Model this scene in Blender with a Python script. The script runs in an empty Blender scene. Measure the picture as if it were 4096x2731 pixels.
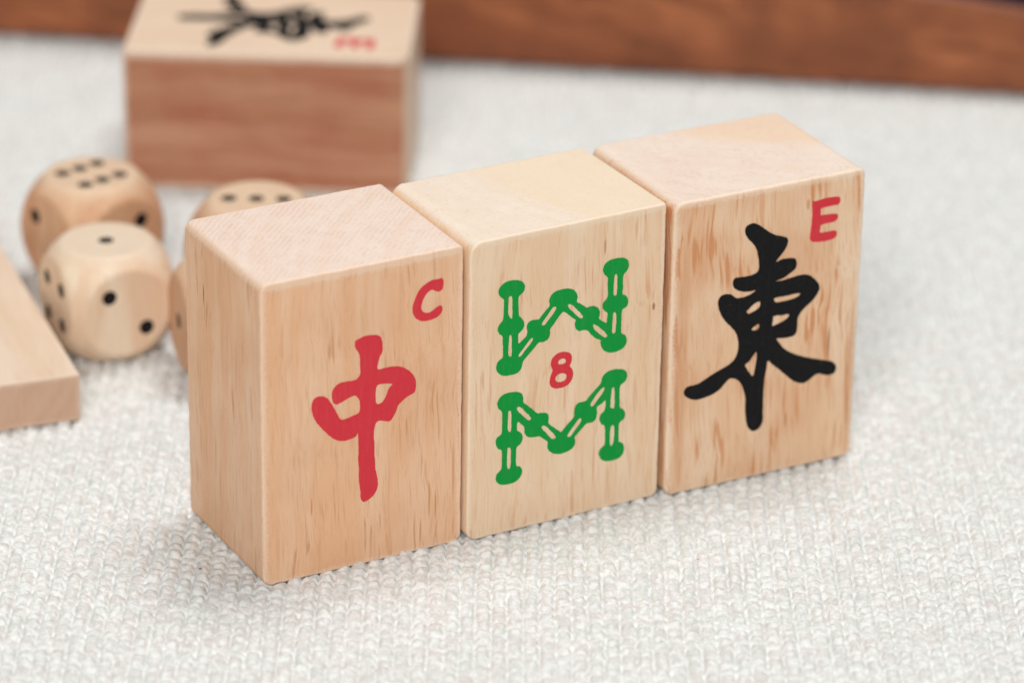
import bpy, bmesh, math, random
import numpy as np
from mathutils import Vector, Matrix

# All construction figures are millimetres; U turns them into metres (true size).
U = 0.001
C = bpy.context.scene.collection
scene = bpy.context.scene
random.seed(7)

def lin(r, g, b):
    f = lambda v: (v/255/12.92) if v/255 <= 0.04045 else ((v/255+0.055)/1.055)**2.4
    return (f(r), f(g), f(b), 1.0)

# ------------------------------------------------------------------ materials
class NT:
    def __init__(self, name):
        self.m = bpy.data.materials.new(name); self.m.use_nodes = True
        self.t = self.m.node_tree; self.t.nodes.clear()
        self.out = self.n('ShaderNodeOutputMaterial')
    def n(self, typ, **kw):
        nd = self.t.nodes.new(typ)
        for k, v in kw.items(): setattr(nd, k, v)
        return nd
    def l(self, a, b): self.t.links.new(a, b)
    def setin(self, sock, v):
        if isinstance(v, bpy.types.NodeSocket): self.l(v, sock)
        else: sock.default_value = v
    def math(self, op, a, b=0.5, clamp=False):
        nd = self.n('ShaderNodeMath', operation=op, use_clamp=clamp)
        self.setin(nd.inputs[0], a); self.setin(nd.inputs[1], b); return nd.outputs[0]
    def vmath(self, op, a, b=(0, 0, 0)):
        nd = self.n('ShaderNodeVectorMath', operation=op)
        self.setin(nd.inputs[0], a); self.setin(nd.inputs[1], b); return nd.outputs[0]
    def mapping(self, v, loc=(0, 0, 0), rot=(0, 0, 0), sc=(1, 1, 1)):
        nd = self.n('ShaderNodeMapping'); self.l(v, nd.inputs[0])
        nd.inputs[1].default_value = loc; nd.inputs[2].default_value = rot; nd.inputs[3].default_value = sc
        return nd.outputs[0]
    def noise(self, v, scale, detail=3, rough=0.55, dist=0.0):
        nd = self.n('ShaderNodeTexNoise'); self.l(v, nd.inputs['Vector'])
        nd.inputs['Scale'].default_value = scale; nd.inputs['Detail'].default_value = detail
        nd.inputs['Roughness'].default_value = rough; nd.inputs['Distortion'].default_value = dist
        return nd.outputs[0]
    def step(self, v, a, b, lo=0.0, hi=1.0):
        nd = self.n('ShaderNodeMapRange', interpolation_type='SMOOTHSTEP')
        self.setin(nd.inputs[0], v)
        for i, x in enumerate((a, b, lo, hi)): nd.inputs[i+1].default_value = x
        return nd.outputs[0]
    def mix(self, f, a, b, mode='MIX'):
        nd = self.n('ShaderNodeMix', data_type='RGBA', blend_type=mode)
        self.setin(nd.inputs[0], f); self.setin(nd.inputs[6], a); self.setin(nd.inputs[7], b)
        return nd.outputs[2]

AX = {'x': 0, 'y': 1, 'z': 2}
def wood(name, base, light, streak, end, grain='z', seed=0.0, streak_amt=0.6, streak_lo=0.6,
         flecks=(), end_amt=0.75, zone=None, band=0.5, rough=0.48, tilt=0.03, spot=None, bump=0.045, strips=(), wear=0.6, box=None, gs=1.0, saw_amt=0.14):
    """Solid (three dimensional) wood: fibres run along one object axis, cut ends show pores."""
    w = NT(name)
    tc = w.n('ShaderNodeTexCoord')
    P = w.mapping(tc.outputs['Object'], sc=(1000, 1000, 1000))
    g = AX[grain]
    wig = w.noise(P, 0.10, 2)
    wn = w.n('ShaderNodeTexNoise'); w.l(P, wn.inputs['Vector']); wn.inputs['Scale'].default_value = 0.07
    wv = w.vmath('SUBTRACT', wn.outputs[1], (0.5, 0.5, 0.5))
    ws = w.n('ShaderNodeVectorMath', operation='SCALE'); w.l(wv, ws.inputs[0]); ws.inputs[3].default_value = 2.2
    PW = w.vmath('ADD', P, ws.outputs[0])
    def stretch(k, s, rot=0.0):
        k = k*gs
        sc = [k, k, k]; sc[g] = k*s
        r = [0, 0, 0]
        r[(g+1) % 3] = rot; r[(g+2) % 3] = rot*0.7
        return w.mapping(w.mapping(PW, rot=tuple(r)), loc=(seed*3.1, seed*1.7+4, seed*2.3), sc=tuple(sc))
    bands = w.noise(stretch(0.28, 0.10, tilt), 1.0, 3, 0.5)
    fine = w.noise(stretch(1.3, 0.035, tilt), 1.0, 4, 0.6)
    hair = w.noise(stretch(5.5, 0.035, tilt), 1.0, 2, 0.6)
    grit = w.noise(P, 5.5, 2, 0.7)
    low = w.noise(w.mapping(P, loc=(seed, seed*2, 9)), 0.09, 2)
    dash = w.noise(stretch(2.1, 0.055, tilt), 1.0, 1, 0.4)
    gate = w.noise(stretch(0.30, 0.35, tilt), 1.0, 2, 0.5)
    col = w.mix(w.step(bands, 0.38, 0.62), base, light)
    col = w.mix(w.math('MULTIPLY', w.step(low, 0.35, 0.68), band), col, w.mix(0.5, base, streak))
    col = w.mix(w.math('MULTIPLY', w.step(fine, 0.52, 0.74), 0.45*streak_amt), col, streak)
    col = w.mix(w.math('MULTIPLY', w.step(hair, 0.52, 0.72), 0.55*streak_amt), col, streak)
    dm = w.math('MULTIPLY', w.step(dash, streak_lo, streak_lo+0.11), w.step(gate, 0.42, 0.6))
    col = w.mix(w.math('MULTIPLY', dm, streak_amt), col, streak)
    # the cut ends of the fibres; overhead light partly painted into tile tops
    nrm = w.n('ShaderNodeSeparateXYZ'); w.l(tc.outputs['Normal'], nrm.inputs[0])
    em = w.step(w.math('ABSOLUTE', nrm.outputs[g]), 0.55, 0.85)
    rc, rr = (zone[0], zone[1]) if zone else ((30+seed*2, -14-seed*3), 30)
    flat = w.vmath('MULTIPLY', PW, tuple(0.0 if k == g else 1.0 for k in range(3)))
    cvec = [0.0, 0.0, 0.0]; cvec[(g+1) % 3] = rc[0]; cvec[(g+2) % 3] = rc[1]
    dl = w.n('ShaderNodeVectorMath', operation='LENGTH'); w.l(w.vmath('SUBTRACT', flat, tuple(cvec)), dl.inputs[0])
    dist = dl.outputs[1]
    rv = w.n('ShaderNodeCombineXYZ'); w.l(dist, rv.inputs[0])
    rings = w.step(w.noise(w.mapping(rv.outputs[0], sc=(0.55, 1, 1)), 1.0, 3, 0.6), 0.35, 0.68)
    pore = w.noise(P, 2.6, 3, 0.75)
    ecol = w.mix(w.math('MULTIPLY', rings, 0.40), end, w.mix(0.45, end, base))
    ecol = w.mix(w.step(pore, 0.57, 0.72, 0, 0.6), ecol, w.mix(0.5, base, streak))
    saw = w.n('ShaderNodeTexWave', wave_type='BANDS', bands_direction='X')
    w.l(w.mapping(P, rot=(0, 0, 0.785+(seed-1)*0.5)), saw.inputs['Vector'])
    saw.inputs['Scale'].default_value = 0.50; saw.inputs['Distortion'].default_value = 3.2
    saw.inputs['Detail'].default_value = 3; saw.inputs['Detail Scale'].default_value = 1.2
    ecol = w.mix(w.math('MULTIPLY', w.math('MULTIPLY', saw.outputs[1], w.step(w.noise(P, 0.45, 2, 0.6), 0.38, 0.62, 0.1, 1.4)), saw_amt), ecol, w.mix(0.6, end, streak))
    if zone:                       # heartwood meeting sapwood along a growth ring
        ecol = w.mix(w.step(dist, zone[1]-zone[2], zone[1]+zone[2], 0.85, 0), ecol, zone[3])
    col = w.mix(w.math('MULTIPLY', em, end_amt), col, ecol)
    if spot:                       # a side whose wood has another tone: (axis, sign, colour, amount)
        ax, sg, sc_, am = spot
        v = w.math('MULTIPLY', nrm.outputs[AX[ax]], float(sg))
        if sg == 0: v = w.math('ABSOLUTE', nrm.outputs[AX[ax]])
        sp = w.mix(w.step(bands, 0.40, 0.60), w.mix(0.5, sc_, streak), w.mix(0.15, sc_, light))
        sp = w.mix(w.math('MULTIPLY', w.step(fine, 0.45, 0.66), 0.6), sp, streak)
        sp = w.mix(w.math('MULTIPLY', w.step(low, 0.40, 0.62), 0.25), sp, (0.50, 0.27, 0.15, 1))
        col = w.mix(w.step(v, 0.5, 0.9, 0, am), col, sp)
    for (c, s, dk, amt) in list(flecks)+list(strips):
        e = w.mapping(PW if s[0] > 2 else P, loc=tuple(-c[i]/s[i] for i in range(3)), sc=tuple(1/s[i] for i in range(3)))
        ln = w.n('ShaderNodeVectorMath', operation='LENGTH'); w.l(e, ln.inputs[0])
        v = w.math('ADD', ln.outputs[1], w.math('MULTIPLY', w.math('SUBTRACT', fine, 0.5), 0.9))
        col = w.mix(w.step(v, 0.45, 1.0, amt, 0.0), col, dk)
    col = w.mix(w.step(grit, 0.35, 0.70, 0.0, 0.14), col, light)
    col = w.mix(w.step(grit, 0.40, 0.28, 0.0, 0.35), col, streak)
    scr = w.noise(w.mapping(P, rot=(0, 0.62, 0), sc=(4.5, 4.5, 0.16)), 1.0, 2, 0.6)
    col = w.mix(w.step(scr, 0.56, 0.70, 0, 0.22), col, light)
    if box:                        # rubbed, paler fibres along the arrises (middle distance = distance to an edge)
        sx = w.n('ShaderNodeSeparateXYZ'); w.l(P, sx.inputs[0])
        d3 = [w.math('SUBTRACT', box[3+k], w.math('ABSOLUTE', w.math('SUBTRACT', sx.outputs[k], box[k]))) for k in range(3)]
        med = w.math('MAXIMUM', w.math('MINIMUM', d3[0], d3[1]), w.math('MINIMUM', w.math('MAXIMUM', d3[0], d3[1]), d3[2]))
        med = w.math('ADD', med, w.math('MULTIPLY', w.math('SUBTRACT', pore, 0.5), 1.6))
        col = w.mix(w.step(med, 0.10, 0.75, wear, 0), col, w.mix(0.5, light, (0.86, 0.74, 0.62, 1)))
    bs = w.n('ShaderNodeBsdfPrincipled')
    w.l(col, bs.inputs['Base Color'])
    w.l(w.step(fine, 0.2, 0.8, rough-0.07, rough+0.1), bs.inputs['Roughness'])
    bs.inputs['IOR'].default_value = 1.45
    bs.inputs['Specular IOR Level'].default_value = 0.35
    hgt = w.math('ADD', w.math('MULTIPLY', hair, 0.5), w.math('ADD', w.math('MULTIPLY', grit, 0.8), w.math('MULTIPLY', dm, -0.6)))
    hgt = w.math('ADD', hgt, w.math('MULTIPLY', w.math('MULTIPLY', saw.outputs[1], em), saw_amt*1.6))
    bp = w.n('ShaderNodeBump'); bp.inputs['Strength'].default_value = 0.5; bp.inputs['Distance'].default_value = bump*U
    w.l(hgt, bp.inputs['Height']); w.l(bp.outputs[0], bs.inputs['Normal'])
    w.l(bs.outputs[0], w.out.inputs[0])
    return w.m

def paint(name, colr, rough=0.5, wear=0.12):
    w = NT(name)
    tc = w.n('ShaderNodeTexCoord'); P = w.mapping(tc.outputs['Object'], sc=(1000, 1000, 1000))
    v = w.noise(w.mapping(P, sc=(3, 3, 0.35)), 1.0, 3, 0.6)
    g = w.noise(P, 6, 2, 0.7)
    c = w.mix(w.step(v, 0.45, 0.75, 0, wear), colr, (0.5, 0.38, 0.26, 1))
    c = w.mix(w.step(g, 0.66, 0.8, 0, 0.25), c, (0.5, 0.42, 0.36, 1))
    bs = w.n('ShaderNodeBsdfPrincipled'); w.l(c, bs.inputs['Base Color']); bs.inputs['Roughness'].default_value = rough
    bs.inputs['Specular IOR Level'].default_value = 0.12
    bp = w.n('ShaderNodeBump'); bp.inputs['Strength'].default_value = 0.4; bp.inputs['Distance'].default_value = 0.02*U
    w.l(v, bp.inputs['Height']); w.l(bp.outputs[0], bs.inputs['Normal'])
    w.l(bs.outputs[0], w.out.inputs[0]); return w.m

def cloth_mat(name, a, b, c):
    w = NT(name)
    tc = w.n('ShaderNodeTexCoord'); P = w.mapping(tc.outputs['Object'], sc=(1000, 1000, 1000))
    n1 = w.noise(P, 0.30, 3, 0.6); n2 = w.noise(w.mapping(P, sc=(1, 0.9, 1)), 1.15, 3, 0.75)
    n3 = w.noise(w.mapping(P, sc=(0.6, 2.2, 1), rot=(0, 0, 0.5)), 5.0, 3, 0.7, 0.6)
    col = w.mix(w.step(n1, 0.38, 0.62), a, b)
    col = w.mix(w.step(n2, 0.40, 0.62, 0, 1.0), col, c)  # bright specks: glints and sheen of the yarn put into the colour
    bs = w.n('ShaderNodeBsdfPrincipled'); w.l(col, bs.inputs['Base Color']); bs.inputs['Roughness'].default_value = 0.85
    bs.inputs['Specular IOR Level'].default_value = 0.2
    bs.inputs['Sheen Weight'].default_value = 0.04; bs.inputs['Sheen Roughness'].default_value = 0.5
    h = w.math('ADD', w.math('MULTIPLY', n3, 0.7), w.math('MULTIPLY', n2, 0.5))
    bp = w.n('ShaderNodeBump'); bp.inputs['Strength'].default_value = 0.6; bp.inputs['Distance'].default_value = 0.12*U
    w.l(h, bp.inputs['Height']); w.l(bp.outputs[0], bs.inputs['Normal'])
    w.l(bs.outputs[0], w.out.inputs[0]); return w.m

# ------------------------------------------------------------------ object helpers
def link(name, me, mat, parent=None):
    o = bpy.data.objects.new(name, me); C.objects.link(o)
    if mat is not None: me.materials.append(mat)
    o.parent = parent
    return o
def empty(name, label, cat, group=None):
    o = bpy.data.objects.new(name, None); C.objects.link(o)
    o.empty_display_size = 0.01
    o['label'] = label; o['category'] = cat
    if group: o['group'] = group
    return o
def mesh(name, v, f, smooth=True):
    me = bpy.data.meshes.new(name)
    me.from_pydata([tuple(c*U for c in p) for p in v], [], f)
    if smooth: me.polygons.foreach_set('use_smooth', [True]*len(me.polygons))
    me.update(); return me
def weighted(o):
    m = o.modifiers.new('weighted_normal', 'WEIGHTED_NORMAL'); m.weight = 100; m.keep_sharp = False

def block_mesh(name, w, d, h, radii, rim=0.28, seed=1, wob=0.09, step=0.6, rimb=0.9):
    """A sawn block: rounded rectangle (radii tl, tr, br, bl) in x-z, running d along y, rims eased."""
    rnd = random.Random(seed)
    tl, tr, br, bl = radii
    def outline():
        pts = []
        cs = [(-w/2+bl, bl, bl, 180, 270), (w/2-br, br, br, 270, 360), (w/2-tr, h-tr, tr, 0, 90), (-w/2+tl, h-tl, tl, 90, 180)]
        for k, (cx, cz, r, a0, a1) in enumerate(cs):
            n = 8
            for i in range(n+1):
                a = math.radians(a0+(a1-a0)*i/n)
                pts.append((cx+r*math.cos(a), cz+r*math.sin(a), math.cos(a), math.sin(a)))
            nx = cs[(k+1) % 4]; a = math.radians(nx[3])
            q = (nx[0]+nx[2]*math.cos(a), nx[1]+nx[2]*math.sin(a)); p = pts[-1]
            m = max(2, int(math.dist(p[:2], q)/step))
            for i in range(1, m):
                t = i/m; pts.append((p[0]+(q[0]-p[0])*t, p[1]+(q[1]-p[1])*t, math.cos(a), math.sin(a)))
        return pts
    ol = outline(); n = len(ol)
    ph = [rnd.uniform(0, 6.28) for _ in range(6)]
    def wb(i, s):
        t = i/n*2*math.pi
        return wob*(0.4*math.sin(9*t+ph[s])+0.35*math.sin(23*t+ph[s+1])+0.5*rnd.uniform(-1, 1))
    V = []; rings = []
    K = 4
    wf = [wb(i, 0) for i in range(n)]; wk = [wb(i, 2) for i in range(n)]
    spec = []
    for k in range(K+1):
        a = math.pi/2*k/K; spec.append((0, rim*(1-math.sin(a)), rim*(1-math.cos(a)), 0))
    # (side, inset, y, which)
    ys = [(s[1], s[2], wf) for s in spec]
    ys += [(0, d*0.5, None)]
    ys += [(s[1]*rimb/rim, d-s[2]*rimb/rim, wk) for s in reversed(spec)]
    for idx, (ins, y, wv) in enumerate(ys):
        r = []
        for i, (x, z, nx, nz) in enumerate(ol):
            e = ins
            if wv is not None:
                e = ins + abs(wv[i])*(1.0 if ins > 0 else 0.2)
            r.append(len(V)); V.append((x-nx*e, y, z-nz*e))
        rings.append(r)
    F = []
    for a, b in zip(rings, rings[1:]):
        for i in range(n):
            j = (i+1) % n; F.append((a[i], b[i], b[j], a[j]))
    F.append(tuple(rings[0])); F.append(tuple(reversed(rings[-1])))
    me = mesh(name, V, F)
    bm = bmesh.new(); bm.from_mesh(me); bmesh.ops.recalc_face_normals(bm, faces=bm.faces); bm.to_mesh(me); bm.free()
    me.polygons.foreach_set('use_smooth', [True]*len(me.polygons))
    return me

def smooth_loop(lp, sub=4):
    n = len(lp); out = []
    for i in range(n):
        p0, p1, p2, p3 = (lp[(i+k-1) % n] for k in range(4))
        for s in range(sub):
            t = s/sub
            jt = 0.022*math.sin(i*12.9898+s*78.233+n)*(1 if s else 0)
            out.append(tuple(jt+0.5*((2*p1[c])+(-p0[c]+p2[c])*t+(2*p0[c]-5*p1[c]+4*p2[c]-p3[c])*t*t+(-p0[c]+3*p1[c]-3*p2[c]+p3[c])*t**3) for c in (0, 1)))
    return out
def glyph_mesh(name, loops, dx=0.0, proud=0.05, depth=0.12):
    cu = bpy.data.curves.new(name, 'CURVE'); cu.dimensions = '2D'; cu.fill_mode = 'BOTH'; cu.extrude = depth/2
    for lp in loops:
        pts = smooth_loop(lp)
        sp = cu.splines.new('POLY'); sp.points.add(len(pts)-1); sp.use_cyclic_u = True
        for p, q in zip(sp.points, pts): p.co = (q[0]+dx, q[1], 0, 1)
    tmp = bpy.data.objects.new('tmp', cu); C.objects.link(tmp)
    bpy.context.view_layer.update()
    ev = tmp.evaluated_get(bpy.context.evaluated_depsgraph_get())
    me = bpy.data.meshes.new_from_object(ev)
    bpy.data.objects.remove(tmp); bpy.data.curves.remove(cu)
    me.name = name; me.materials.clear()
    for v in me.vertices:
        x, y, z = v.co; v.co = (x*U, (-z+depth/2-proud)*U, y*U)
    bm = bmesh.new(); bm.from_mesh(me); bmesh.ops.remove_doubles(bm, verts=bm.verts, dist=1e-7)
    bmesh.ops.recalc_face_normals(bm, faces=bm.faces); bm.to_mesh(me); bm.free()
    return me

# flattened outlines of the printed marks, millimetres on the tile face (x right, y up)
GLYPHS = {
 'zhong': [
  [(11.05,27.13),(11.54,27.34),(12.18,27.53),(13.04,27.48),(13.79,27.32),(14.22,26.90),(14.39,25.91),(14.33,25.18),(14.05,24.71),(13.86,24.01),(13.73,23.44),(13.94,23.14),(14.54,23.18),(15.41,23.17),(16.27,23.04),(17.03,22.71),(17.75,22.13),(18.23,21.49),(18.49,20.79),(18.47,19.83),(18.24,19.41),(17.48,19.14),(16.83,18.72),(16.29,18.26),(16.12,17.76),(15.75,17.08),(15.32,16.60),(14.77,16.67),(14.12,16.90),(13.69,16.82),(13.41,16.30),(13.30,15.14),(13.39,14.25),(13.39,12.95),(13.48,12.07),(13.50,11.19),(13.70,10.28),(13.83,9.27),(13.70,8.53),(13.38,7.99),(12.94,7.61),(12.29,7.32),(11.90,7.41),(11.66,8.01),(11.68,8.56),(11.55,9.46),(11.46,10.56),(11.49,11.65),(11.38,12.75),(11.45,13.60),(11.43,14.69),(11.40,15.55),(11.32,16.00),(11.10,15.62),(10.46,15.44),(9.60,15.39),(8.74,15.67),(8.10,16.17),(7.46,16.85),(6.72,17.76),(6.09,18.75),(5.78,19.78),(5.74,20.53),(5.95,21.12),(6.32,21.40),(6.89,21.41),(7.48,21.15),(7.91,20.64),(8.54,19.50),(9.22,18.14),(9.82,18.00),(10.68,18.18),(11.49,18.43),(11.62,19.05),(11.54,19.92),(11.11,20.55),(10.68,20.60),(9.93,20.37),(9.29,20.13),(8.76,20.03),(8.37,20.32),(8.21,21.06),(8.29,21.79),(8.66,22.24),(9.19,22.51),(10.04,22.52),(10.90,22.46),(11.43,22.71),(11.67,23.19),(11.63,24.05),(11.63,24.90),(11.50,25.56),(11.33,25.91),(11.07,26.39)],
  [(13.79,21.30),(14.55,21.31),(15.59,21.05),(15.20,20.64),(14.94,20.05),(14.66,19.47),(14.23,19.02),(13.65,19.06),(13.52,20.03),(13.58,20.87)],
 ],
 'c': [
  [(21.07,32.55),(21.61,32.57),(21.83,32.21),(21.80,31.59),(21.63,31.20),(21.19,31.06),(20.76,31.27),(20.43,31.44),(19.90,31.23),(19.47,30.73),(19.21,30.10),(19.09,29.50),(19.37,28.97),(19.91,28.74),(20.35,28.82),(20.89,29.13),(21.43,29.34),(21.71,29.07),(21.65,28.56),(21.22,28.11),(20.57,27.89),(19.70,27.83),(19.05,27.98),(18.40,28.47),(18.08,29.17),(18.07,29.91),(18.35,30.70),(18.71,31.47),(19.24,32.03),(20.00,32.43),(20.53,32.58)],
 ],
 'w': [
  [(4.43,30.91),(5.16,31.00),(5.91,30.89),(6.55,30.60),(6.92,30.06),(6.85,29.46),(6.54,29.12),(6.20,28.88),(6.13,28.29),(6.19,27.26),(6.26,26.53),(6.63,26.10),(6.94,25.47),(6.83,24.88),(6.49,24.54),(6.20,24.29),(6.19,23.78),(6.26,23.11),(6.79,23.45),(7.23,23.81),(7.35,24.36),(7.26,24.89),(7.46,25.40),(8.03,25.61),(8.78,25.53),(9.10,25.84),(9.62,26.38),(10.15,26.89),(10.09,27.57),(10.34,28.14),(10.86,28.50),(11.61,28.59),(12.37,28.56),(13.13,28.28),(13.57,27.78),(13.74,27.23),(13.64,26.70),(14.15,26.33),(14.70,25.90),(15.03,25.67),(15.47,25.75),(16.12,25.61),(16.62,25.10),(16.68,24.46),(16.60,24.02),(17.16,23.53),(17.61,23.28),(17.66,23.74),(17.68,24.46),(17.23,24.87),(17.00,25.43),(17.16,25.91),(17.58,26.30),(17.70,26.94),(17.62,27.98),(17.62,28.80),(17.21,29.25),(16.96,29.86),(17.18,30.53),(17.71,30.87),(18.47,30.97),(19.45,30.89),(20.12,30.51),(20.31,29.80),(20.11,29.22),(19.69,28.83),(19.58,28.20),(19.63,27.16),(19.59,26.45),(20.15,26.02),(20.37,25.35),(20.19,24.77),(19.65,24.51),(19.56,23.86),(19.55,22.62),(19.61,21.57),(20.08,21.26),(20.32,20.58),(20.12,19.89),(19.48,19.51),(18.49,19.41),(17.60,19.70),(17.08,20.27),(16.86,21.00),(16.90,21.27),(16.23,21.66),(15.56,22.32),(15.22,22.78),(14.67,23.02),(14.02,23.03),(13.57,23.46),(13.47,24.10),(13.55,24.46),(12.88,25.05),(12.33,25.57),(11.89,25.81),(11.37,25.36),(10.74,24.57),(10.28,24.05),(10.27,23.43),(10.02,22.87),(9.38,22.65),(8.84,22.70),(8.32,22.20),(7.68,21.61),(7.05,21.02),(6.82,20.66),(6.64,19.97),(6.11,19.51),(5.26,19.45),(4.40,19.55),(3.75,19.98),(3.45,20.56),(3.56,21.26),(3.94,21.63),(4.26,21.83),(4.29,22.54),(4.23,23.79),(4.17,24.45),(3.78,24.80),(3.56,25.36),(3.77,25.93),(4.18,26.35),(4.28,27.04),(4.30,28.05),(4.29,28.83),(3.86,29.26),(3.60,29.82),(3.76,30.44)],
  [(4.92,29.04),(5.31,29.01),(5.39,28.03),(5.39,26.40),(5.09,26.57),(4.87,27.12),(4.87,28.14)],
  [(5.07,24.32),(5.35,24.20),(5.39,23.13),(5.39,21.81),(5.11,21.79),(4.95,22.19),(4.98,23.21)],
  [(7.86,23.43),(8.12,23.27),(7.77,22.73),(7.14,22.10),(6.61,21.51),(6.29,21.49),(6.33,21.80),(6.81,22.31),(7.34,22.92)],
  [(10.69,26.69),(11.04,26.50),(10.71,25.91),(10.08,25.22),(9.55,24.67),(9.19,24.79),(9.26,25.08),(9.85,25.78),(10.37,26.43)],
  [(12.52,26.56),(12.96,26.51),(13.62,25.82),(14.45,24.82),(14.41,24.52),(14.02,24.65),(13.31,25.41),(12.64,26.13)],
  [(15.86,23.44),(16.19,23.32),(16.97,22.64),(17.69,21.80),(17.66,21.52),(17.33,21.55),(16.54,22.25),(15.94,22.92)],
  [(18.53,28.99),(18.81,28.93),(18.88,28.13),(18.86,26.70),(18.71,26.42),(18.45,26.51),(18.39,27.00),(18.42,28.23)],
  [(18.45,24.30),(18.74,24.31),(18.89,23.69),(18.84,22.35),(18.75,21.79),(18.42,21.82),(18.34,22.25),(18.39,23.49)],
 ],
 'm': [
  [(4.87,17.29),(5.94,17.22),(6.70,16.89),(6.97,16.27),(7.00,15.70),(7.49,15.22),(8.25,14.52),(8.85,13.91),(9.35,13.86),(10.12,13.63),(10.34,13.12),(10.32,12.39),(10.81,11.85),(11.48,11.28),(11.99,10.89),(12.35,11.19),(12.99,11.79),(13.64,12.38),(13.66,13.01),(13.82,13.71),(14.25,14.04),(15.13,14.05),(15.55,14.48),(16.30,15.16),(17.05,15.84),(17.25,16.53),(17.68,17.00),(18.55,17.23),(19.66,17.08),(20.34,16.70),(20.53,16.13),(20.37,15.54),(19.94,15.21),(19.62,14.96),(19.58,14.02),(19.63,12.95),(19.70,12.26),(20.16,11.88),(20.42,11.29),(20.26,10.69),(19.76,10.38),(19.62,9.98),(19.63,8.91),(19.70,7.94),(20.18,7.61),(20.40,6.92),(20.22,6.21),(19.57,5.76),(18.45,5.72),(17.56,6.01),(17.09,6.72),(17.12,7.35),(17.51,7.73),(17.79,7.94),(17.83,8.89),(17.74,10.30),(17.31,10.67),(17.01,11.31),(17.17,11.91),(17.60,12.24),(17.76,12.73),(17.74,13.58),(17.24,13.27),(16.65,12.98),(16.67,12.23),(16.52,11.53),(16.08,11.20),(15.31,11.20),(14.78,10.75),(14.13,10.16),(13.81,9.80),(13.89,9.15),(13.62,8.57),(12.86,8.22),(11.77,8.15),(10.77,8.54),(10.26,9.23),(10.24,10.02),(9.75,10.47),(9.20,10.95),(8.65,11.01),(7.78,11.17),(7.27,11.70),(7.17,12.57),(6.77,13.03),(6.33,13.43),(6.23,12.99),(6.29,12.35),(6.79,11.92),(7.00,11.24),(6.71,10.57),(6.24,10.26),(6.17,9.43),(6.21,7.98),(6.72,7.72),(7.01,7.12),(6.79,6.43),(6.14,5.94),(5.17,5.85),(4.19,6.04),(3.64,6.63),(3.70,7.36),(4.06,7.70),(4.33,8.06),(4.36,9.21),(4.30,10.28),(3.79,10.64),(3.52,11.40),(3.67,12.00),(4.20,12.29),(4.30,12.79),(4.32,14.04),(4.26,15.10),(3.82,15.61),(3.66,16.27),(3.91,16.84),(4.33,17.16)],
  [(5.12,15.01),(5.45,14.84),(5.51,13.78),(5.47,12.43),(5.16,12.50),(5.03,12.94),(5.05,14.09)],
  [(5.09,10.41),(5.46,10.27),(5.52,9.37),(5.46,7.90),(5.14,7.81),(5.02,8.43),(5.02,9.48)],
  [(6.23,15.24),(6.62,15.20),(7.28,14.47),(8.01,13.59),(7.95,13.31),(7.63,13.35),(6.86,14.15),(6.24,14.87)],
  [(9.45,12.16),(9.89,12.12),(10.60,11.37),(11.28,10.48),(11.17,10.23),(10.73,10.33),(10.06,11.18),(9.50,11.83)],
  [(14.30,12.02),(14.64,11.90),(14.43,11.36),(13.79,10.66),(13.26,10.04),(12.86,10.08),(12.92,10.43),(13.66,11.32)],
  [(17.29,15.26),(17.60,15.09),(17.31,14.52),(16.67,13.82),(16.14,13.20),(15.81,13.29),(15.84,13.68),(16.54,14.58)],
  [(18.58,14.91),(18.89,14.80),(18.96,13.94),(18.96,12.46),(18.70,12.35),(18.43,12.58),(18.44,13.64)],
  [(18.59,10.15),(18.94,10.13),(19.05,9.47),(19.00,8.20),(18.80,7.65),(18.53,7.76),(18.46,8.54),(18.47,9.60)],
 ],
 'eight': [
  [(11.47,20.84),(12.23,20.82),(12.89,20.54),(13.16,20.07),(13.13,19.41),(12.93,18.93),(13.27,18.44),(13.39,17.79),(13.19,17.10),(12.66,16.59),(11.79,16.44),(10.92,16.59),(10.43,17.07),(10.37,17.71),(10.55,18.40),(10.72,18.84),(10.49,19.46),(10.52,20.07),(10.83,20.52)],
  [(11.60,19.98),(12.03,20.06),(12.36,19.82),(12.37,19.47),(11.94,19.35),(11.50,19.44),(11.39,19.74)],
  [(11.32,18.13),(11.86,18.26),(12.40,18.06),(12.57,17.65),(12.32,17.25),(11.67,17.18),(11.23,17.36),(11.07,17.77)],
 ],
 'dong': [
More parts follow.
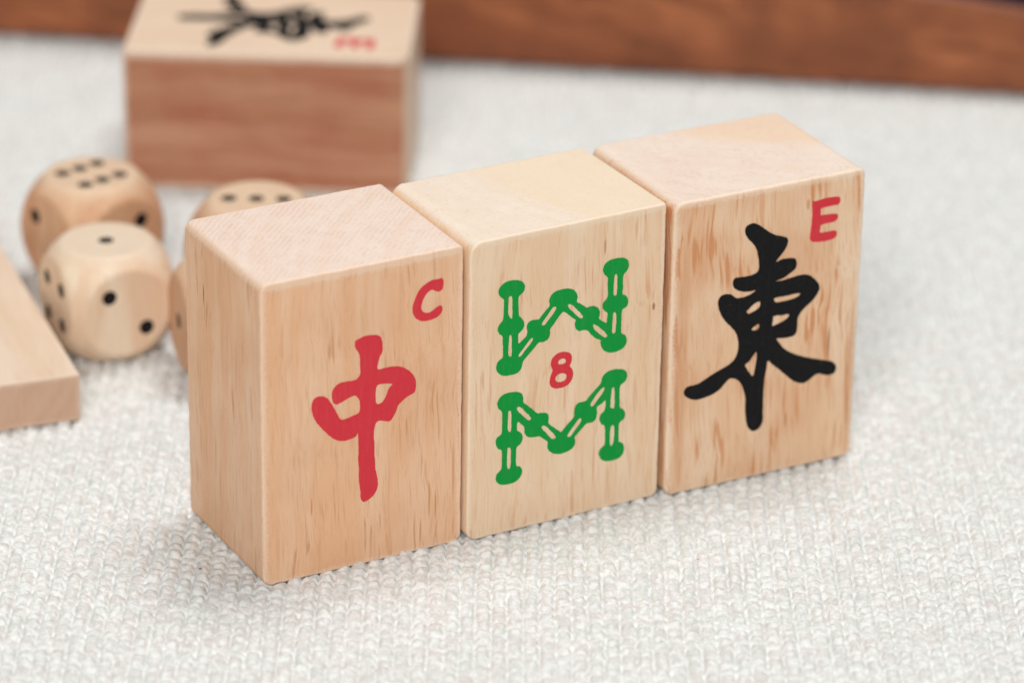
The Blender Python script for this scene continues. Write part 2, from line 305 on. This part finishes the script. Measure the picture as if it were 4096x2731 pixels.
  [(9.51,32.04),(9.96,32.22),(10.54,32.22),(11.37,31.74),(12.34,30.96),(13.30,30.31),(14.48,29.87),(15.01,29.55),(15.09,28.99),(14.80,28.28),(14.25,27.62),(13.80,27.15),(13.66,26.85),(14.39,27.04),(15.33,27.00),(16.16,26.80),(16.43,26.11),(16.23,25.49),(15.55,25.07),(14.75,24.67),(13.71,24.43),(14.76,24.38),(15.93,24.51),(17.10,24.60),(18.05,24.42),(18.79,23.90),(19.42,23.19),(19.69,22.51),(19.49,21.89),(19.05,21.30),(18.48,20.79),(17.80,20.32),(17.24,19.76),(16.92,19.16),(16.92,18.15),(16.82,17.39),(16.44,17.02),(15.61,16.96),(14.90,17.03),(14.19,17.08),(14.58,16.49),(15.21,15.69),(16.19,14.94),(17.41,14.29),(18.63,13.78),(19.84,13.35),(21.06,12.95),(21.92,12.62),(22.43,12.11),(22.53,11.52),(22.25,11.05),(21.53,10.97),(20.80,11.17),(20.19,11.43),(19.60,11.32),(18.90,10.89),(18.20,10.63),(17.48,10.78),(16.62,11.25),(15.62,12.17),(14.63,13.12),(13.76,13.90),(13.14,14.47),(13.00,13.56),(12.82,12.47),(12.75,10.91),(12.78,9.32),(12.80,7.96),(12.85,6.93),(12.60,6.30),(12.14,5.87),(11.56,5.79),(10.99,6.18),(10.63,6.94),(10.44,8.00),(10.34,9.15),(10.33,10.28),(10.05,11.24),(9.73,12.09),(9.23,12.75),(8.63,13.14),(8.04,13.22),(7.48,12.77),(6.81,12.13),(5.78,11.67),(4.62,11.46),(3.58,11.45),(2.63,11.87),(2.08,12.43),(2.13,12.98),(2.58,13.33),(3.85,13.40),(4.76,13.78),(5.78,14.24),(6.81,14.63),(7.73,14.96),(8.53,15.47),(8.96,16.27),(9.08,17.25),(8.94,18.17),(8.60,19.01),(7.98,19.79),(7.13,20.73),(6.51,21.74),(6.19,22.68),(6.16,23.45),(6.53,23.97),(7.22,24.06),(7.92,23.84),(8.52,23.33),(9.34,23.24),(10.15,23.35),(10.72,23.57),(11.05,23.83),(10.36,23.81),(9.42,23.95),(8.59,24.30),(8.06,24.84),(8.01,25.51),(8.29,25.85),(8.99,25.83),(10.03,25.78),(10.84,25.91),(11.29,26.20),(11.37,26.95),(11.20,28.08),(10.92,29.00),(10.43,29.75),(9.82,30.40),(9.39,31.13),(9.34,31.73)],
  [(13.70,22.33),(15.10,22.33),(16.94,22.33),(16.88,21.99),(16.07,21.76),(14.90,21.70),(13.96,21.73),(13.66,22.01)],
  [(10.23,21.57),(10.90,22.10),(11.59,22.30),(11.77,21.93),(11.52,21.43),(10.72,21.10),(10.21,21.02),(10.00,21.39)],
  [(13.69,20.05),(14.75,19.96),(15.70,19.91),(15.49,19.44),(14.80,19.13),(14.10,18.93),(13.52,18.86),(13.56,19.48)],
  [(11.04,19.19),(11.61,19.46),(11.75,19.12),(11.53,18.77),(10.94,18.79),(10.77,19.00)],
  [(10.09,14.60),(10.66,14.93),(11.10,15.51),(11.50,15.92),(11.58,15.19),(11.47,14.09),(11.22,12.95),(10.72,13.46),(10.30,14.11)],
 ],
 'e': [
  [(18.20,33.66),(18.49,33.50),(19.89,33.64),(21.30,33.56),(21.78,33.39),(21.86,32.89),(21.60,32.55),(21.01,32.57),(20.19,32.54),(19.37,32.47),(19.35,32.04),(19.35,31.65),(20.24,31.57),(21.31,31.46),(21.67,31.22),(21.58,30.76),(21.13,30.49),(20.30,30.47),(19.49,30.40),(19.35,29.96),(19.35,29.46),(20.13,29.38),(21.19,29.38),(21.61,29.18),(21.59,28.67),(21.18,28.38),(20.19,28.27),(19.25,28.34),(18.42,28.49),(18.04,28.89),(18.05,29.54),(18.14,30.51),(18.18,31.60),(18.20,32.46),(18.11,33.24)],
 ],
}

# x, y, yaw, width, depth, height of each block (front left bottom corner)
TILES = [
 (-26.7719, 387.6414, 0.5012, 24.3894, 19.9343, 36.0),
 (-4.7158, 398.7126, 0.5158, 25.1435, 19.4036, 36.411),
 (17.9829, 410.7449, 0.483, 25.0284, 20.0597, 36.4145),
]
LYING = (-53.0597, 501.2329, -0.016, 38.6208, 25.0, 19.139)
CAM = (9133.60177, 209.15977, 0.43317, 0.01685)
CRUMBS = [(-34.28, 390.73), (21.28, 394.98)]
FSTOP = 16.5
ENV = 0.26
EXPO = 0.0
LIGHTS = [
    ('softbox_above', (0.14, 0.62, 0.95), (0, 0.45, 0.0), (0.35, 0.30), 5.2, (1.0, 1.0, 0.99)),
    ('softbox_front', (-0.10, -0.50, 0.66), (-0.01, 0.43, 0.01), (0.40, 0.30), 7.8, (1.0, 0.99, 0.975)),
]

# ------------------------------------------------------------------ colours
TAN = lambda r, g, b: lin(r, g, b)
RED = paint('red_print', (0.64, 0.038, 0.055, 1), wear=0.05)
GREEN = paint('green_print', (0.002, 0.29, 0.045, 1), wear=0.03)
BLACK = paint('black_print', (0.006, 0.006, 0.007, 1), wear=0.01)
PIP = paint('black_pip_paint', (0.010, 0.009, 0.010, 1), 0.55, 0.02)

MAT = {}
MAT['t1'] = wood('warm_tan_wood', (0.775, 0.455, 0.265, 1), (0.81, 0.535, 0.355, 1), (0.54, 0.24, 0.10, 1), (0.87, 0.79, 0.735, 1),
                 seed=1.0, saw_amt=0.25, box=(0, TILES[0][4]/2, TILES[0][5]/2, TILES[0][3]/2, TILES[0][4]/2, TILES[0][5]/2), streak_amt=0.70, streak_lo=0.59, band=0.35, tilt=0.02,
                 flecks=[((-12.2, 14.9, 29.5), (0.5, 0.16, 1.6), (0.10, 0.035, 0.02, 1), 0.95),
                         ((-12.2, 15.2, 34.3), (0.5, 0.12, 0.9), (0.30, 0.12, 0.05, 1), 0.7),
                         ((11.2, 0, 9.0), (0.20, 0.5, 5.0), (0.50, 0.22, 0.08, 1), 0.6),
                         ((9.0, 0, 5.5), (0.16, 0.5, 2.4), (0.50, 0.20, 0.06, 1), 0.7),
                         ((8.2, 0, 6.0), (0.14, 0.5, 2.6), (0.50, 0.20, 0.06, 1), 0.7),
                         ((-6.4, 0, 8.6), (0.13, 0.5, 1.4), (0.55, 0.20, 0.05, 1), 0.8)])
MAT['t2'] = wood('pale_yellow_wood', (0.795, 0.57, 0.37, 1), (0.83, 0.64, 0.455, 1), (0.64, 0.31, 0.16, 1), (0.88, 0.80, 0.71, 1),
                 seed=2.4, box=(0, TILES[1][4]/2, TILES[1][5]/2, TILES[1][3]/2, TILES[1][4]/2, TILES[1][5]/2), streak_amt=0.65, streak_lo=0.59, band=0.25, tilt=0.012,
                 zone=((37.9, 19.0), 40.0, 0.8, (0.87, 0.735, 0.56, 1)),
                 flecks=[((11.2, 0, 24.3), (0.22, 0.5, 0.55), (0.30, 0.10, 0.05, 1), 0.9),
                         ((4.6, 0, 33.0), (0.18, 0.5, 1.3), (0.42, 0.14, 0.07, 1), 0.7),
                         ((4.4, 0, 26.0), (0.20, 0.5, 5.0), (0.62, 0.30, 0.17, 1), 0.6),
                         ((3.8, 0, 6.0), (0.18, 0.5, 4.5), (0.62, 0.30, 0.17, 1), 0.55)])
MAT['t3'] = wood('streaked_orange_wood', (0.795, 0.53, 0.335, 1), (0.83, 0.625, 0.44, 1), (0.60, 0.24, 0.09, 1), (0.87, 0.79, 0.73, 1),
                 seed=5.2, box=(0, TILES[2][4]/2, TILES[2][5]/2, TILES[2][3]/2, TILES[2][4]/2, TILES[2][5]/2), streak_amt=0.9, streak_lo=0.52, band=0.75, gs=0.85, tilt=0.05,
                 zone=((19.0, 34.0), 26.0, 1.6, (0.85, 0.66, 0.50, 1)),
                 flecks=[((8.7, 0, 15.5), (0.17, 0.5, 2.6), (0.26, 0.10, 0.06, 1), 0.85),
                         ((3.3, 0, 6.6), (0.20, 0.5, 1.5), (0.45, 0.17, 0.05, 1), 0.8),
                         ((-11.0, 0, 17), (1.0, 1, 20), (0.62, 0.31, 0.16, 1), 0.55),
                         ((11.9, 0, 10), (0.8, 1, 13), (0.55, 0.25, 0.11, 1), 0.6),
                         ((5.0, 0, 33.6), (0.28, 0.5, 0.9), (0.50, 0.20, 0.08, 1), 0.7)])
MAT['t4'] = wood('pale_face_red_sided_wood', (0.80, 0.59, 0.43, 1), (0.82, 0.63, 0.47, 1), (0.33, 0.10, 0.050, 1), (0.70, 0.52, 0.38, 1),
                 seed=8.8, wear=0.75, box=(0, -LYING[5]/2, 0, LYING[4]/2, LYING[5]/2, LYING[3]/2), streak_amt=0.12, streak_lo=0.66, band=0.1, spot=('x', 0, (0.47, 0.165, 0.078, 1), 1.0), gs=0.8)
MAT['d1'] = wood('orange_dice_wood', (0.66, 0.37, 0.215, 1), (0.74, 0.49, 0.31, 1), (0.48, 0.20, 0.095, 1), (0.77, 0.60, 0.43, 1), seed=3.3, streak_amt=0.6, band=0.5, end_amt=0.8)
MAT['d2'] = wood('pale_dice_wood', (0.77, 0.56, 0.39, 1), (0.83, 0.69, 0.53, 1), (0.56, 0.27, 0.14, 1), (0.78, 0.64, 0.49, 1), seed=6.1, streak_amt=0.35, band=0.2, end_amt=0.9)
MAT['board'] = wood('cream_board_wood', (0.76, 0.57, 0.41, 1), (0.80, 0.64, 0.50, 1), (0.64, 0.38, 0.22, 1), (0.52, 0.32, 0.22, 1), grain='y', seed=4.2, box=(0, 55, 3, 30, 55, 3), wear=0.3, streak_amt=0.35, band=0.1, end_amt=0.95)
MAT['box'] = wood('red_brown_box_wood', (0.25, 0.074, 0.030, 1), (0.43, 0.145, 0.058, 1), (0.13, 0.040, 0.018, 1), (0.2, 0.06, 0.03, 1), grain='x', seed=2.0, streak_amt=0.75, streak_lo=0.53, band=0.8, rough=0.42, tilt=-0.16, gs=0.4)
LINING = paint('dark_navy_lining', (0.012, 0.008, 0.02, 1), 0.9, 0.0)
CLOTH = cloth_mat('offwhite_woven_cotton', (0.67, 0.64, 0.61, 1), (0.645, 0.66, 0.63, 1), (0.81, 0.815, 0.80, 1))

# ------------------------------------------------------------------ the tiles
def place(o, x, y, yaw, w):
    a = Vector((math.cos(yaw), math.sin(yaw), 0))
    o.location = (Vector((x, y, 0))+a*(w/2))*U
    o.rotation_euler = (0, 0, yaw)

def make_tile(dims, radii, mat, marks, label, seed, rim=0.25, extra=0.0, right=0.0, drop=0.3):
    x, y, yaw, w, d, h = dims
    w += extra; x -= extra*math.cos(yaw); y -= extra*math.sin(yaw); w += right; h += drop
    t = empty('mahjong_tile', label, 'mahjong tile', 'wooden mahjong tiles')
    b = link('wooden_block', block_mesh('wooden_block', w, d, h, radii, rim, seed, rimb=0.35 if seed == 11 else 0.9), mat, t); weighted(b)
    for nm, key, m, lb in marks:
        q = link(nm, glyph_mesh(nm, [[(p[0], p[1]+drop) for p in lp] for lp in GLYPHS[key]], extra-w/2), m, t)
        if lb: q['label'] = lb
    place(t, x, y, yaw, w); t.location.z = -drop*U
    return t

make_tile(TILES[0], (1.2, 0.7, 1.1, 1.1), MAT['t1'],
          [('printed_character', 'zhong', RED, 'large red Chinese character on the tile face'), ('printed_letter', 'c', RED, 'small red letter C in the upper right corner')],
          'standing tan tile with a red Chinese character and a red letter C', 11, extra=0.25, drop=0.5)
make_tile(TILES[1], (1.7, 0.35, 1.0, 1.3), MAT['t2'],
          [('printed_bamboo', 'w', GREEN, 'upper green zigzag of bamboo sticks'), ('printed_bamboo', 'm', GREEN, 'lower green zigzag of bamboo sticks'),
           ('printed_number', 'eight', RED, 'small red 8 between the two green zigzags')],
          'standing pale wooden tile with green bamboo sticks and a red 8, middle of the row', 23)
make_tile(TILES[2], (1.5, 0.9, 1.1, 1.2), MAT['t3'],
          [('printed_character', 'dong', BLACK, 'large black Chinese character on the tile face'), ('printed_letter', 'e', RED, 'small red letter E in the upper right corner')],
          'standing orange streaked tile with a black Chinese character and a red letter E', 35, rim=0.35, right=0.22)

# the fourth tile lies on its back behind the dice, its top end to the right
lx, ly, lyaw, lL, lW, lT = LYING
ly -= 0.6; lyaw -= 0.024; lT += 0.6
t = empty('mahjong_tile', 'reddish sided tile lying flat behind the dice, black character facing up', 'mahjong tile', 'wooden mahjong tiles')
a = Vector((math.cos(lyaw), math.sin(lyaw), 0)); bvec = Vector((-math.sin(lyaw), math.cos(lyaw), 0))
M3 = Matrix((-bvec, Vector((0, 0, -1)), a)).transposed()      # local x, y, z in the room
loc = Vector((lx, ly, 0))+bvec*(lW/2)+a*(lL/2)
t.matrix_world = Matrix.Translation(loc*U) @ M3.to_4x4()
blk = block_mesh('wooden_block', lW, lT+0.35, lL, (1.9, 1.9, 0.8, 0.8), 0.35, 47, rimb=0.35)
gm1 = glyph_mesh('printed_character', GLYPHS['dong'], -12.5); gm2 = glyph_mesh('printed_letter', GLYPHS['e'], -12.5)
for me in (blk, gm1, gm2):
    for v in me.vertices: v.co = (v.co.x, v.co.y-lT*U, v.co.z-lL/2*U)
sc_l = lL/36.4
b = link('wooden_block', blk, MAT['t4'], t); weighted(b)
q = link('printed_character', gm1, BLACK, t); q['label'] = 'black Chinese character lying sideways on the upper face'
q = link('printed_letter', gm2, RED, t); q['label'] = 'small red letter E lying sideways'

# ------------------------------------------------------------------ the dice
def die_mesh(pips, a=7.25, R=9.25, n=46):
    bm = bmesh.new()
    V = {}
    F = []
    def key(p): return tuple(round(c, 5) for c in p)
    vl = []
    def vid(p):
        k = key(p)
        if k not in V:
            V[k] = len(vl); d = Vector(p).normalized()
            m = max(abs(c) for c in d); rc = a/m
            k2 = 0.20
            hh = max(0.0, min(1.0, 0.5+0.5*(R-rc)/k2)); r = (R*(1-hh)+rc*hh)-k2*hh*(1-hh)
            q = d*r
            for c, nn in pips:
                w_ = q-c
                if q.dot(nn) > a*0.9:
                    e = (w_-nn*w_.dot(nn)).length
                    if e < 1.12: q = q-nn*(0.34*(1-(e/1.12)**2))
            vl.append((q.x, q.y, q.z+a))
        return V[k]
    for ax in range(3):
        for s in (-1, 1):
            u, v = (ax+1) % 3, (ax+2) % 3
            for i in range(n):
                for j in range(n):
                    quad = []
                    for di, dj in ((0, 0), (1, 0), (1, 1), (0, 1)):
                        p = [0, 0, 0]; p[ax] = s
                        p[u] = math.tan((-1+2*(i+di)/n)*math.pi/4); p[v] = math.tan((-1+2*(j+dj)/n)*math.pi/4)
                        quad.append(vid(p))
                    if s < 0: quad.reverse()
                    F.append(tuple(quad))
    return mesh('die_body', vl, F)
def pip_mesh(r=0.98, n=20):
    """Paint lining a shallow drilled hollow: a thin concave bowl facing +z."""
    bowl = lambda e: -0.34*(1-(e*r/1.12)**2)+0.05
    V = [(0, 0, bowl(0))]; F = []
    prof = [(k, bowl(k)) for k in (0.3, 0.55, 0.75, 0.9, 0.97)]+[(1.0, bowl(1.0)-0.03), (1.0, -0.3)]
    for k, z in prof:
        for i in range(n):
            t = 2*math.pi*i/n; V.append((r*k*math.cos(t), r*k*math.sin(t), z))
    for i in range(n): F.append((0, 1+i, 1+(i+1) % n))
    for k in range(len(prof)-1):
        for i in range(n):
            j = (i+1) % n; F.append((1+k*n+i, 1+(k+1)*n+i, 1+(k+1)*n+j, 1+k*n+j))
    F.append(tuple(1+(len(prof)-1)*n+i for i in reversed(range(n))))
    return mesh('pip', V, F)
s6 = 2.45
PAT = {1: [(0, 0)], 2: [(-1, 1), (1, -1)], 3: [(-1, 1), (0, 0), (1, -1)], 4: [(-1, 1), (1, 1), (-1, -1), (1, -1)],
       5: [(-1, 1), (1, 1), (-1, -1), (1, -1), (0, 0)], 6: [(-1.1, 1), (0, 1), (1.1, 1), (-1.1, -1), (0, -1), (1.1, -1)]}
PIPM = pip_mesh(); PIPM.materials.append(PIP)
def make_die(x, y, yaw, faces, mat, label, a=7.25, scale=1.0, flip=()):
    """faces = (top, front, left, right, back, bottom) numbers"""
    t = empty('wooden_die', label, 'die', 'wooden dice')
    fr = [(Vector((0, 0, 1)), Vector((1, 0, 0))), (Vector((0, -1, 0)), Vector((1, 0, 0))), (Vector((-1, 0, 0)), Vector((0, -1, 0))),
          (Vector((1, 0, 0)), Vector((0, 1, 0))), (Vector((0, 1, 0)), Vector((-1, 0, 0))), (Vector((0, 0, -1)), Vector((1, 0, 0)))]
    hol = []
    for k, num in enumerate(faces):
        nrm, ux = fr[k]; vy = nrm.cross(ux)
        for (u, v) in PAT[num]:
            if k in flip: u = -u
            p = link('pip', PIPM, None, t)
            c = nrm*a+ux*(u*s6)+vy*(v*s6); hol.append((c.copy(), nrm.copy())); c = c+Vector((0, 0, a))
            p.matrix_local = Matrix.Translation(c*U) @ Matrix((ux, vy, nrm)).transposed().to_4x4()
    link('die_body', die_mesh(hol), mat, t)
    t.location = (x*U, y*U, -0.2*U); t.rotation_euler = (0, 0, yaw); t.scale = (scale,)*3
    return t
rad = math.radians
make_die(-54.2, 470.4, rad(42), (6, 3, 2, 4, 5, 1), MAT['d1'], 'wooden die with six black pips on top, back left of the dice', flip=(1,))
make_die(-50.3, 450.2, rad(27), (1, 2, 4, 3, 5, 6), MAT['d2'], 'pale wooden die with a single pip on top, front left of the dice', scale=0.97)
make_die(-32.6, 463.2, rad(45), (3, 2, 6, 1, 5, 4), MAT['d1'], 'wooden die with three pips on top, peeking above the red character tile')
make_die(-33.9, 443.6, rad(18), (2, 4, 1, 6, 3, 5), MAT['d1'], 'wooden die nearly hidden behind the red character tile, touching the single pip die')

# ------------------------------------------------------------------ the flat board on the left
bo = empty('wooden_board', 'thin flat pale wooden board with square edges, cut by the left edge of the photo', 'board')
bm_ = block_mesh('plank', 60, 110, 6.0, (0.15, 0.15, 0.3, 0.3), 0.12, 61, 0.02, rimb=0.3)
b = link('plank', bm_, MAT['board'], bo); weighted(b)
byaw = rad(20.5); ca = Vector((math.cos(byaw), math.sin(byaw), 0))
bo.location = (Vector((-51.45, 428.2, -0.15))-ca*30)*U; bo.rotation_euler = (0, 0, byaw)

# ------------------------------------------------------------------ the brown wooden box behind
bx = empty('wooden_box', 'red brown wooden box with a dark lining standing across the back', 'box')
def prism(name, pts, y0, y1, mat, parent, bev=0.6):
    """x-z outline pushed from y0 to y1, edges eased"""
    bm = bmesh.new()
    f = [bm.verts.new((p[0]*U, y0*U, p[1]*U)) for p in pts]; k = [bm.verts.new((p[0]*U, y1*U, p[1]*U)) for p in pts]
    bm.faces.new(f); bm.faces.new(list(reversed(k)))
    n = len(pts)
    for i in range(n): j = (i+1) % n; bm.faces.new((f[j], f[i], k[i], k[j]))
    bmesh.ops.recalc_face_normals(bm, faces=bm.faces)
    bmesh.ops.bevel(bm, geom=list(bm.edges), offset=bev*U, segments=3, profile=0.5, affect='EDGES')
    me = bpy.data.meshes.new(name); bm.to_mesh(me); bm.free()
    me.polygons.foreach_set('use_smooth', [True]*len(me.polygons))
    o = link(name, me, mat, parent); weighted(o); return o
X0, X1 = -170.0, 130.0
zt = lambda x: 13.1-(x-74)*0.112
prism('front_wall', [(X0, 0.5), (X1, 0.5), (X1, zt(X1)), (X0, zt(X0))], 0, 2.4, MAT['box'], bx, 0.6)
prism('back_wall', [(X0, 0.5), (X1, 0.5), (X1, zt(X1)), (X0, zt(X0))], 97.6, 100, MAT['box'], bx, 0.6)
prism('side_wall', [(X0, 0.6), (X0+5, 0.6), (X0+5, zt(X0)-0.6), (X0, zt(X0)-0.1)], 2.42, 97.58, MAT['box'], bx, 0.4)
prism('side_wall', [(X1-5, 0.6), (X1, 0.6), (X1, zt(X1)-0.1), (X1-5, zt(X1)-0.1)], 2.42, 97.58, MAT['box'], bx, 0.4)
prism('lining', [(X0+5.05, 0.8), (X1-5.05, 0.8), (X1-5.05, 3.5), (X0+5.05, 3.5)], 2.45, 97.5, LINING, bx, 0.3)
bx.location = (0, 548.4*U, 0); bx.rotation_euler = (0, 0, rad(-6.8))

# ------------------------------------------------------------------ the cloth
def hash2(i, j, k):
    v = np.sin(i*127.1+j*311.7+k*74.7)*43758.5453
    return v-np.floor(v)
def axis(lo, a, b, hi, fine, coarse):
    mid = np.arange(a, b, fine)
    l = a-np.cumsum(np.minimum(fine*1.25**np.arange(1, 60), coarse)); l = l[l > lo][::-1]
    r = mid[-1]+np.cumsum(np.minimum(fine*1.25**np.arange(1, 60), coarse)); r = r[r < hi]
    return np.concatenate([[lo], l, mid, r, [hi]])
def vnoise(x, y, s, k):
    x = x/s; y = y/s; i = np.floor(x); j = np.floor(y); fx = x-i; fy = y-j
    fx = fx*fx*(3-2*fx); fy = fy*fy*(3-2*fy)
    return ((hash2(i, j, k)*(1-fx)+hash2(i+1, j, k)*fx)*(1-fy)+(hash2(i, j+1, k)*(1-fx)+hash2(i+1, j+1, k)*fx)*fy)
def cloth_height(x, y):
    PX, PY = 1.75, 1.62
    xw = x+0.14*(vnoise(x, y, 9, 3)-0.5)*2+0.012*(y-400)*0
    yw = y+0.5*(vnoise(x, y, 7, 4)-0.5)*2
    best = np.full(x.shape, -1.0)
    ci = np.floor(xw/PX)
    for di in (-1, 0, 1):
        i = ci+di
        sh = hash2(i, i*0+7, 1)*PY
        cj = np.floor((yw-sh)/PY)
        for dj in (-2, -1, 0, 1, 2):
            j = cj+dj
            cx = (i+0.5+0.16*(hash2(i, j, 2)-0.5))*PX
            cy = (j+0.5+0.34*(hash2(i, j, 3)-0.5))*PY+sh
            rx = 0.76+0.18*hash2(i, j, 4); ry = 0.66+0.32*hash2(i, j, 5)
            hh = 0.50+0.50*hash2(i, j, 6)
            sk = 0.5*(hash2(i, j, 8)-0.5)
            dx = xw-cx; dy = yw-cy+sk*dx
            q = (np.abs(dx)/rx)**2.4+(np.abs(dy)/ry)**2
            v = hh*np.sqrt(np.clip(1-q, 0, 1))
            best = np.maximum(best, v)
    z = np.clip(best, 0.0, 1)*CAMP
    # twisted strands on every loop and loose irregularity
    z += 0.05*np.sin((yw*1.0+0.6*xw)*6.5+3*vnoise(x, y, 1.3, 5))*np.clip(best, 0, 1)
    z += 0.24*(np.abs(vnoise(x, y, 0.85, 6)-0.5)*-2+0.5)+0.28*(vnoise(x, y, 0.34, 7)-0.5)
    gr = xw/1.75-np.floor(xw/1.75); z -= 0.46*np.exp(-(np.minimum(gr, 1-gr)/0.08)**2)*np.clip(1.3*vnoise(x, y, 2.2, 9)+0.1, 0, 1)
    z += 0.25*(vnoise(x, y, 26, 8)-0.5)
    return z
CAMP = 0.62
xs = axis(-420, -88, 88, 420, 0.23, 12); ys = axis(40, 338, 562, 900, 0.23, 12)
X, Y = np.meshgrid(xs, ys)
near = np.clip((130-np.abs(X))/25, 0, 1)*np.clip((Y-310)/20, 0, 1)*np.clip((600-Y)/25, 0, 1)
Z = cloth_height(X, Y)*near + 0.35*(1-near)
Z = Z-CAMP*0.98-0.16
nx_, ny_ = len(xs), len(ys)
co = np.stack([X, Y, Z], -1).reshape(-1, 3)*U
idx = np.arange(nx_*ny_).reshape(ny_, nx_)
quads = np.stack([idx[:-1, :-1], idx[:-1, 1:], idx[1:, 1:], idx[1:, :-1]], -1).reshape(-1, 4)
me = bpy.data.meshes.new('tablecloth')
me.vertices.add(len(co)); me.vertices.foreach_set('co', co.astype(np.float32).ravel())
me.loops.add(quads.size); me.loops.foreach_set('vertex_index', quads.ravel().astype(np.int32))
me.polygons.add(len(quads)); me.polygons.foreach_set('loop_start', np.arange(0, quads.size, 4, dtype=np.int32))
me.polygons.foreach_set('loop_total', np.full(len(quads), 4, dtype=np.int32))
me.polygons.foreach_set('use_smooth', np.ones(len(quads), dtype=bool))
me.update(calc_edges=True); me.validate()
cl = link('tablecloth', me, CLOTH); cl['kind'] = 'structure'
cl['label'] = 'off-white woven cotton cloth under the tiles and dice'

# loose fibres standing off the cloth
rn = np.random.default_rng(5)
NF = 5200; SEG = 6
fx = rn.uniform(-50, 55, NF); fy = 340+(rn.random(NF)**0.8)*110
fz = cloth_height(fx, fy)-CAMP*0.98-0.16
V = []; F = []
for k in range(NF):
    ang = rn.uniform(0, 6.283); L = rn.uniform(0.5, 2.0); r = rn.uniform(0.009, 0.018); curl = rn.uniform(-2.5, 2.5); lift = rn.uniform(0.05, 0.30)
    p = np.array([fx[k], fy[k], fz[k]-0.03]); base = len(V)
    for s in range(SEG):
        t = s/(SEG-1); aa = ang+curl*t
        for m_ in range(3):
            th = 2.094*m_; ra = r*(1-0.6*t)
            V.append((p[0]-math.sin(aa)*ra*math.cos(th), p[1]+math.cos(aa)*ra*math.cos(th), p[2]+ra*math.sin(th)))
        p = p+np.array([math.cos(aa), math.sin(aa), 0])*L/(SEG-1); p[2] += lift*(0.5-t)*1.2*(L/2)
    for s in range(SEG-1):
        for m_ in range(3):
            a0 = base+s*3+m_; a1 = base+s*3+(m_+1) % 3; F.append((a0, a1, a1+3, a0+3))
fz_o = link('loose_fibres', mesh('loose_fibres', V, F), CLOTH, cl); fz_o['kind'] = 'stuff'

# a crumb of wood lying on the cloth
def crumb(x, y, s, col, label):
    bm = bmesh.new(); bmesh.ops.create_icosphere(bm, subdivisions=2, radius=1)
    rr = random.Random(int(x*10))
    for v in bm.verts: v.co = Vector((v.co.x*s[0], v.co.y*s[1], v.co.z*s[2]))*(0.8+0.4*rr.random())*U
    me = bpy.data.meshes.new('wood_crumb'); bm.to_mesh(me); bm.free()
    o = link('wood_crumb', me, paint('crumb_paint', col, 0.8, 0.3)); o.location = (x*U, y*U, 0.02*U); o.rotation_euler = (0, 0, 0.5)
    o['label'] = label; o['category'] = 'crumb'
CR = CRUMBS
crumb(CR[0][0], CR[0][1], (0.20, 0.10, 0.08), (0.16, 0.09, 0.04, 1), 'tiny dark brown crumb on the cloth left of the red character tile')
crumb(CR[1][0], CR[1][1], (0.25, 0.06, 0.05), (0.62, 0.32, 0.10, 1), 'tiny orange splinter on the cloth in front of the tiles')

# ------------------------------------------------------------------ camera
f_px, cam_h, pitch, roll = CAM
cd = bpy.data.cameras.new('camera'); cam = bpy.data.objects.new('camera', cd); C.objects.link(cam)
fw = Vector((0, math.cos(pitch), -math.sin(pitch))); rt = Vector((1, 0, 0)); up = rt.cross(fw)
r2 = rt*math.cos(roll)+up*math.sin(roll); u2 = -rt*math.sin(roll)+up*math.cos(roll)
cam.matrix_world = Matrix.Translation((0, 0, cam_h*U)) @ Matrix((r2, u2, -fw)).transposed().to_4x4()
cd.sensor_width = 36.0; cd.sensor_fit = 'HORIZONTAL'; cd.lens = 36.0*f_px/2352.0
cd.clip_start = 0.02; cd.clip_end = 20
cd.dof.use_dof = True; cd.dof.focus_distance = 0.443; cd.dof.aperture_fstop = FSTOP; cd.dof.aperture_blades = 0
scene.camera = cam

# ------------------------------------------------------------------ light
world = bpy.data.worlds.new('World'); scene.world = world; world.use_nodes = True
bg = world.node_tree.nodes['Background']
bg.inputs[0].default_value = (1.0, 0.985, 0.965, 1); bg.inputs[1].default_value = ENV
def area(name, loc, target, size, power, col=(1, 1, 1)):
    ld = bpy.data.lights.new(name, 'AREA'); ld.shape = 'RECTANGLE'; ld.size, ld.size_y = size; ld.energy = power; ld.color = col
    o = bpy.data.objects.new(name, ld); C.objects.link(o); o.location = loc
    o.rotation_euler = (Vector(target)-Vector(loc)).to_track_quat('-Z', 'Y').to_euler(); return o
for args in LIGHTS: area(*args)

scene.view_settings.view_transform = 'Standard'; scene.view_settings.look = 'None'
scene.view_settings.exposure = EXPO; scene.view_settings.gamma = 1; scene.view_settings.use_curve_mapping = False
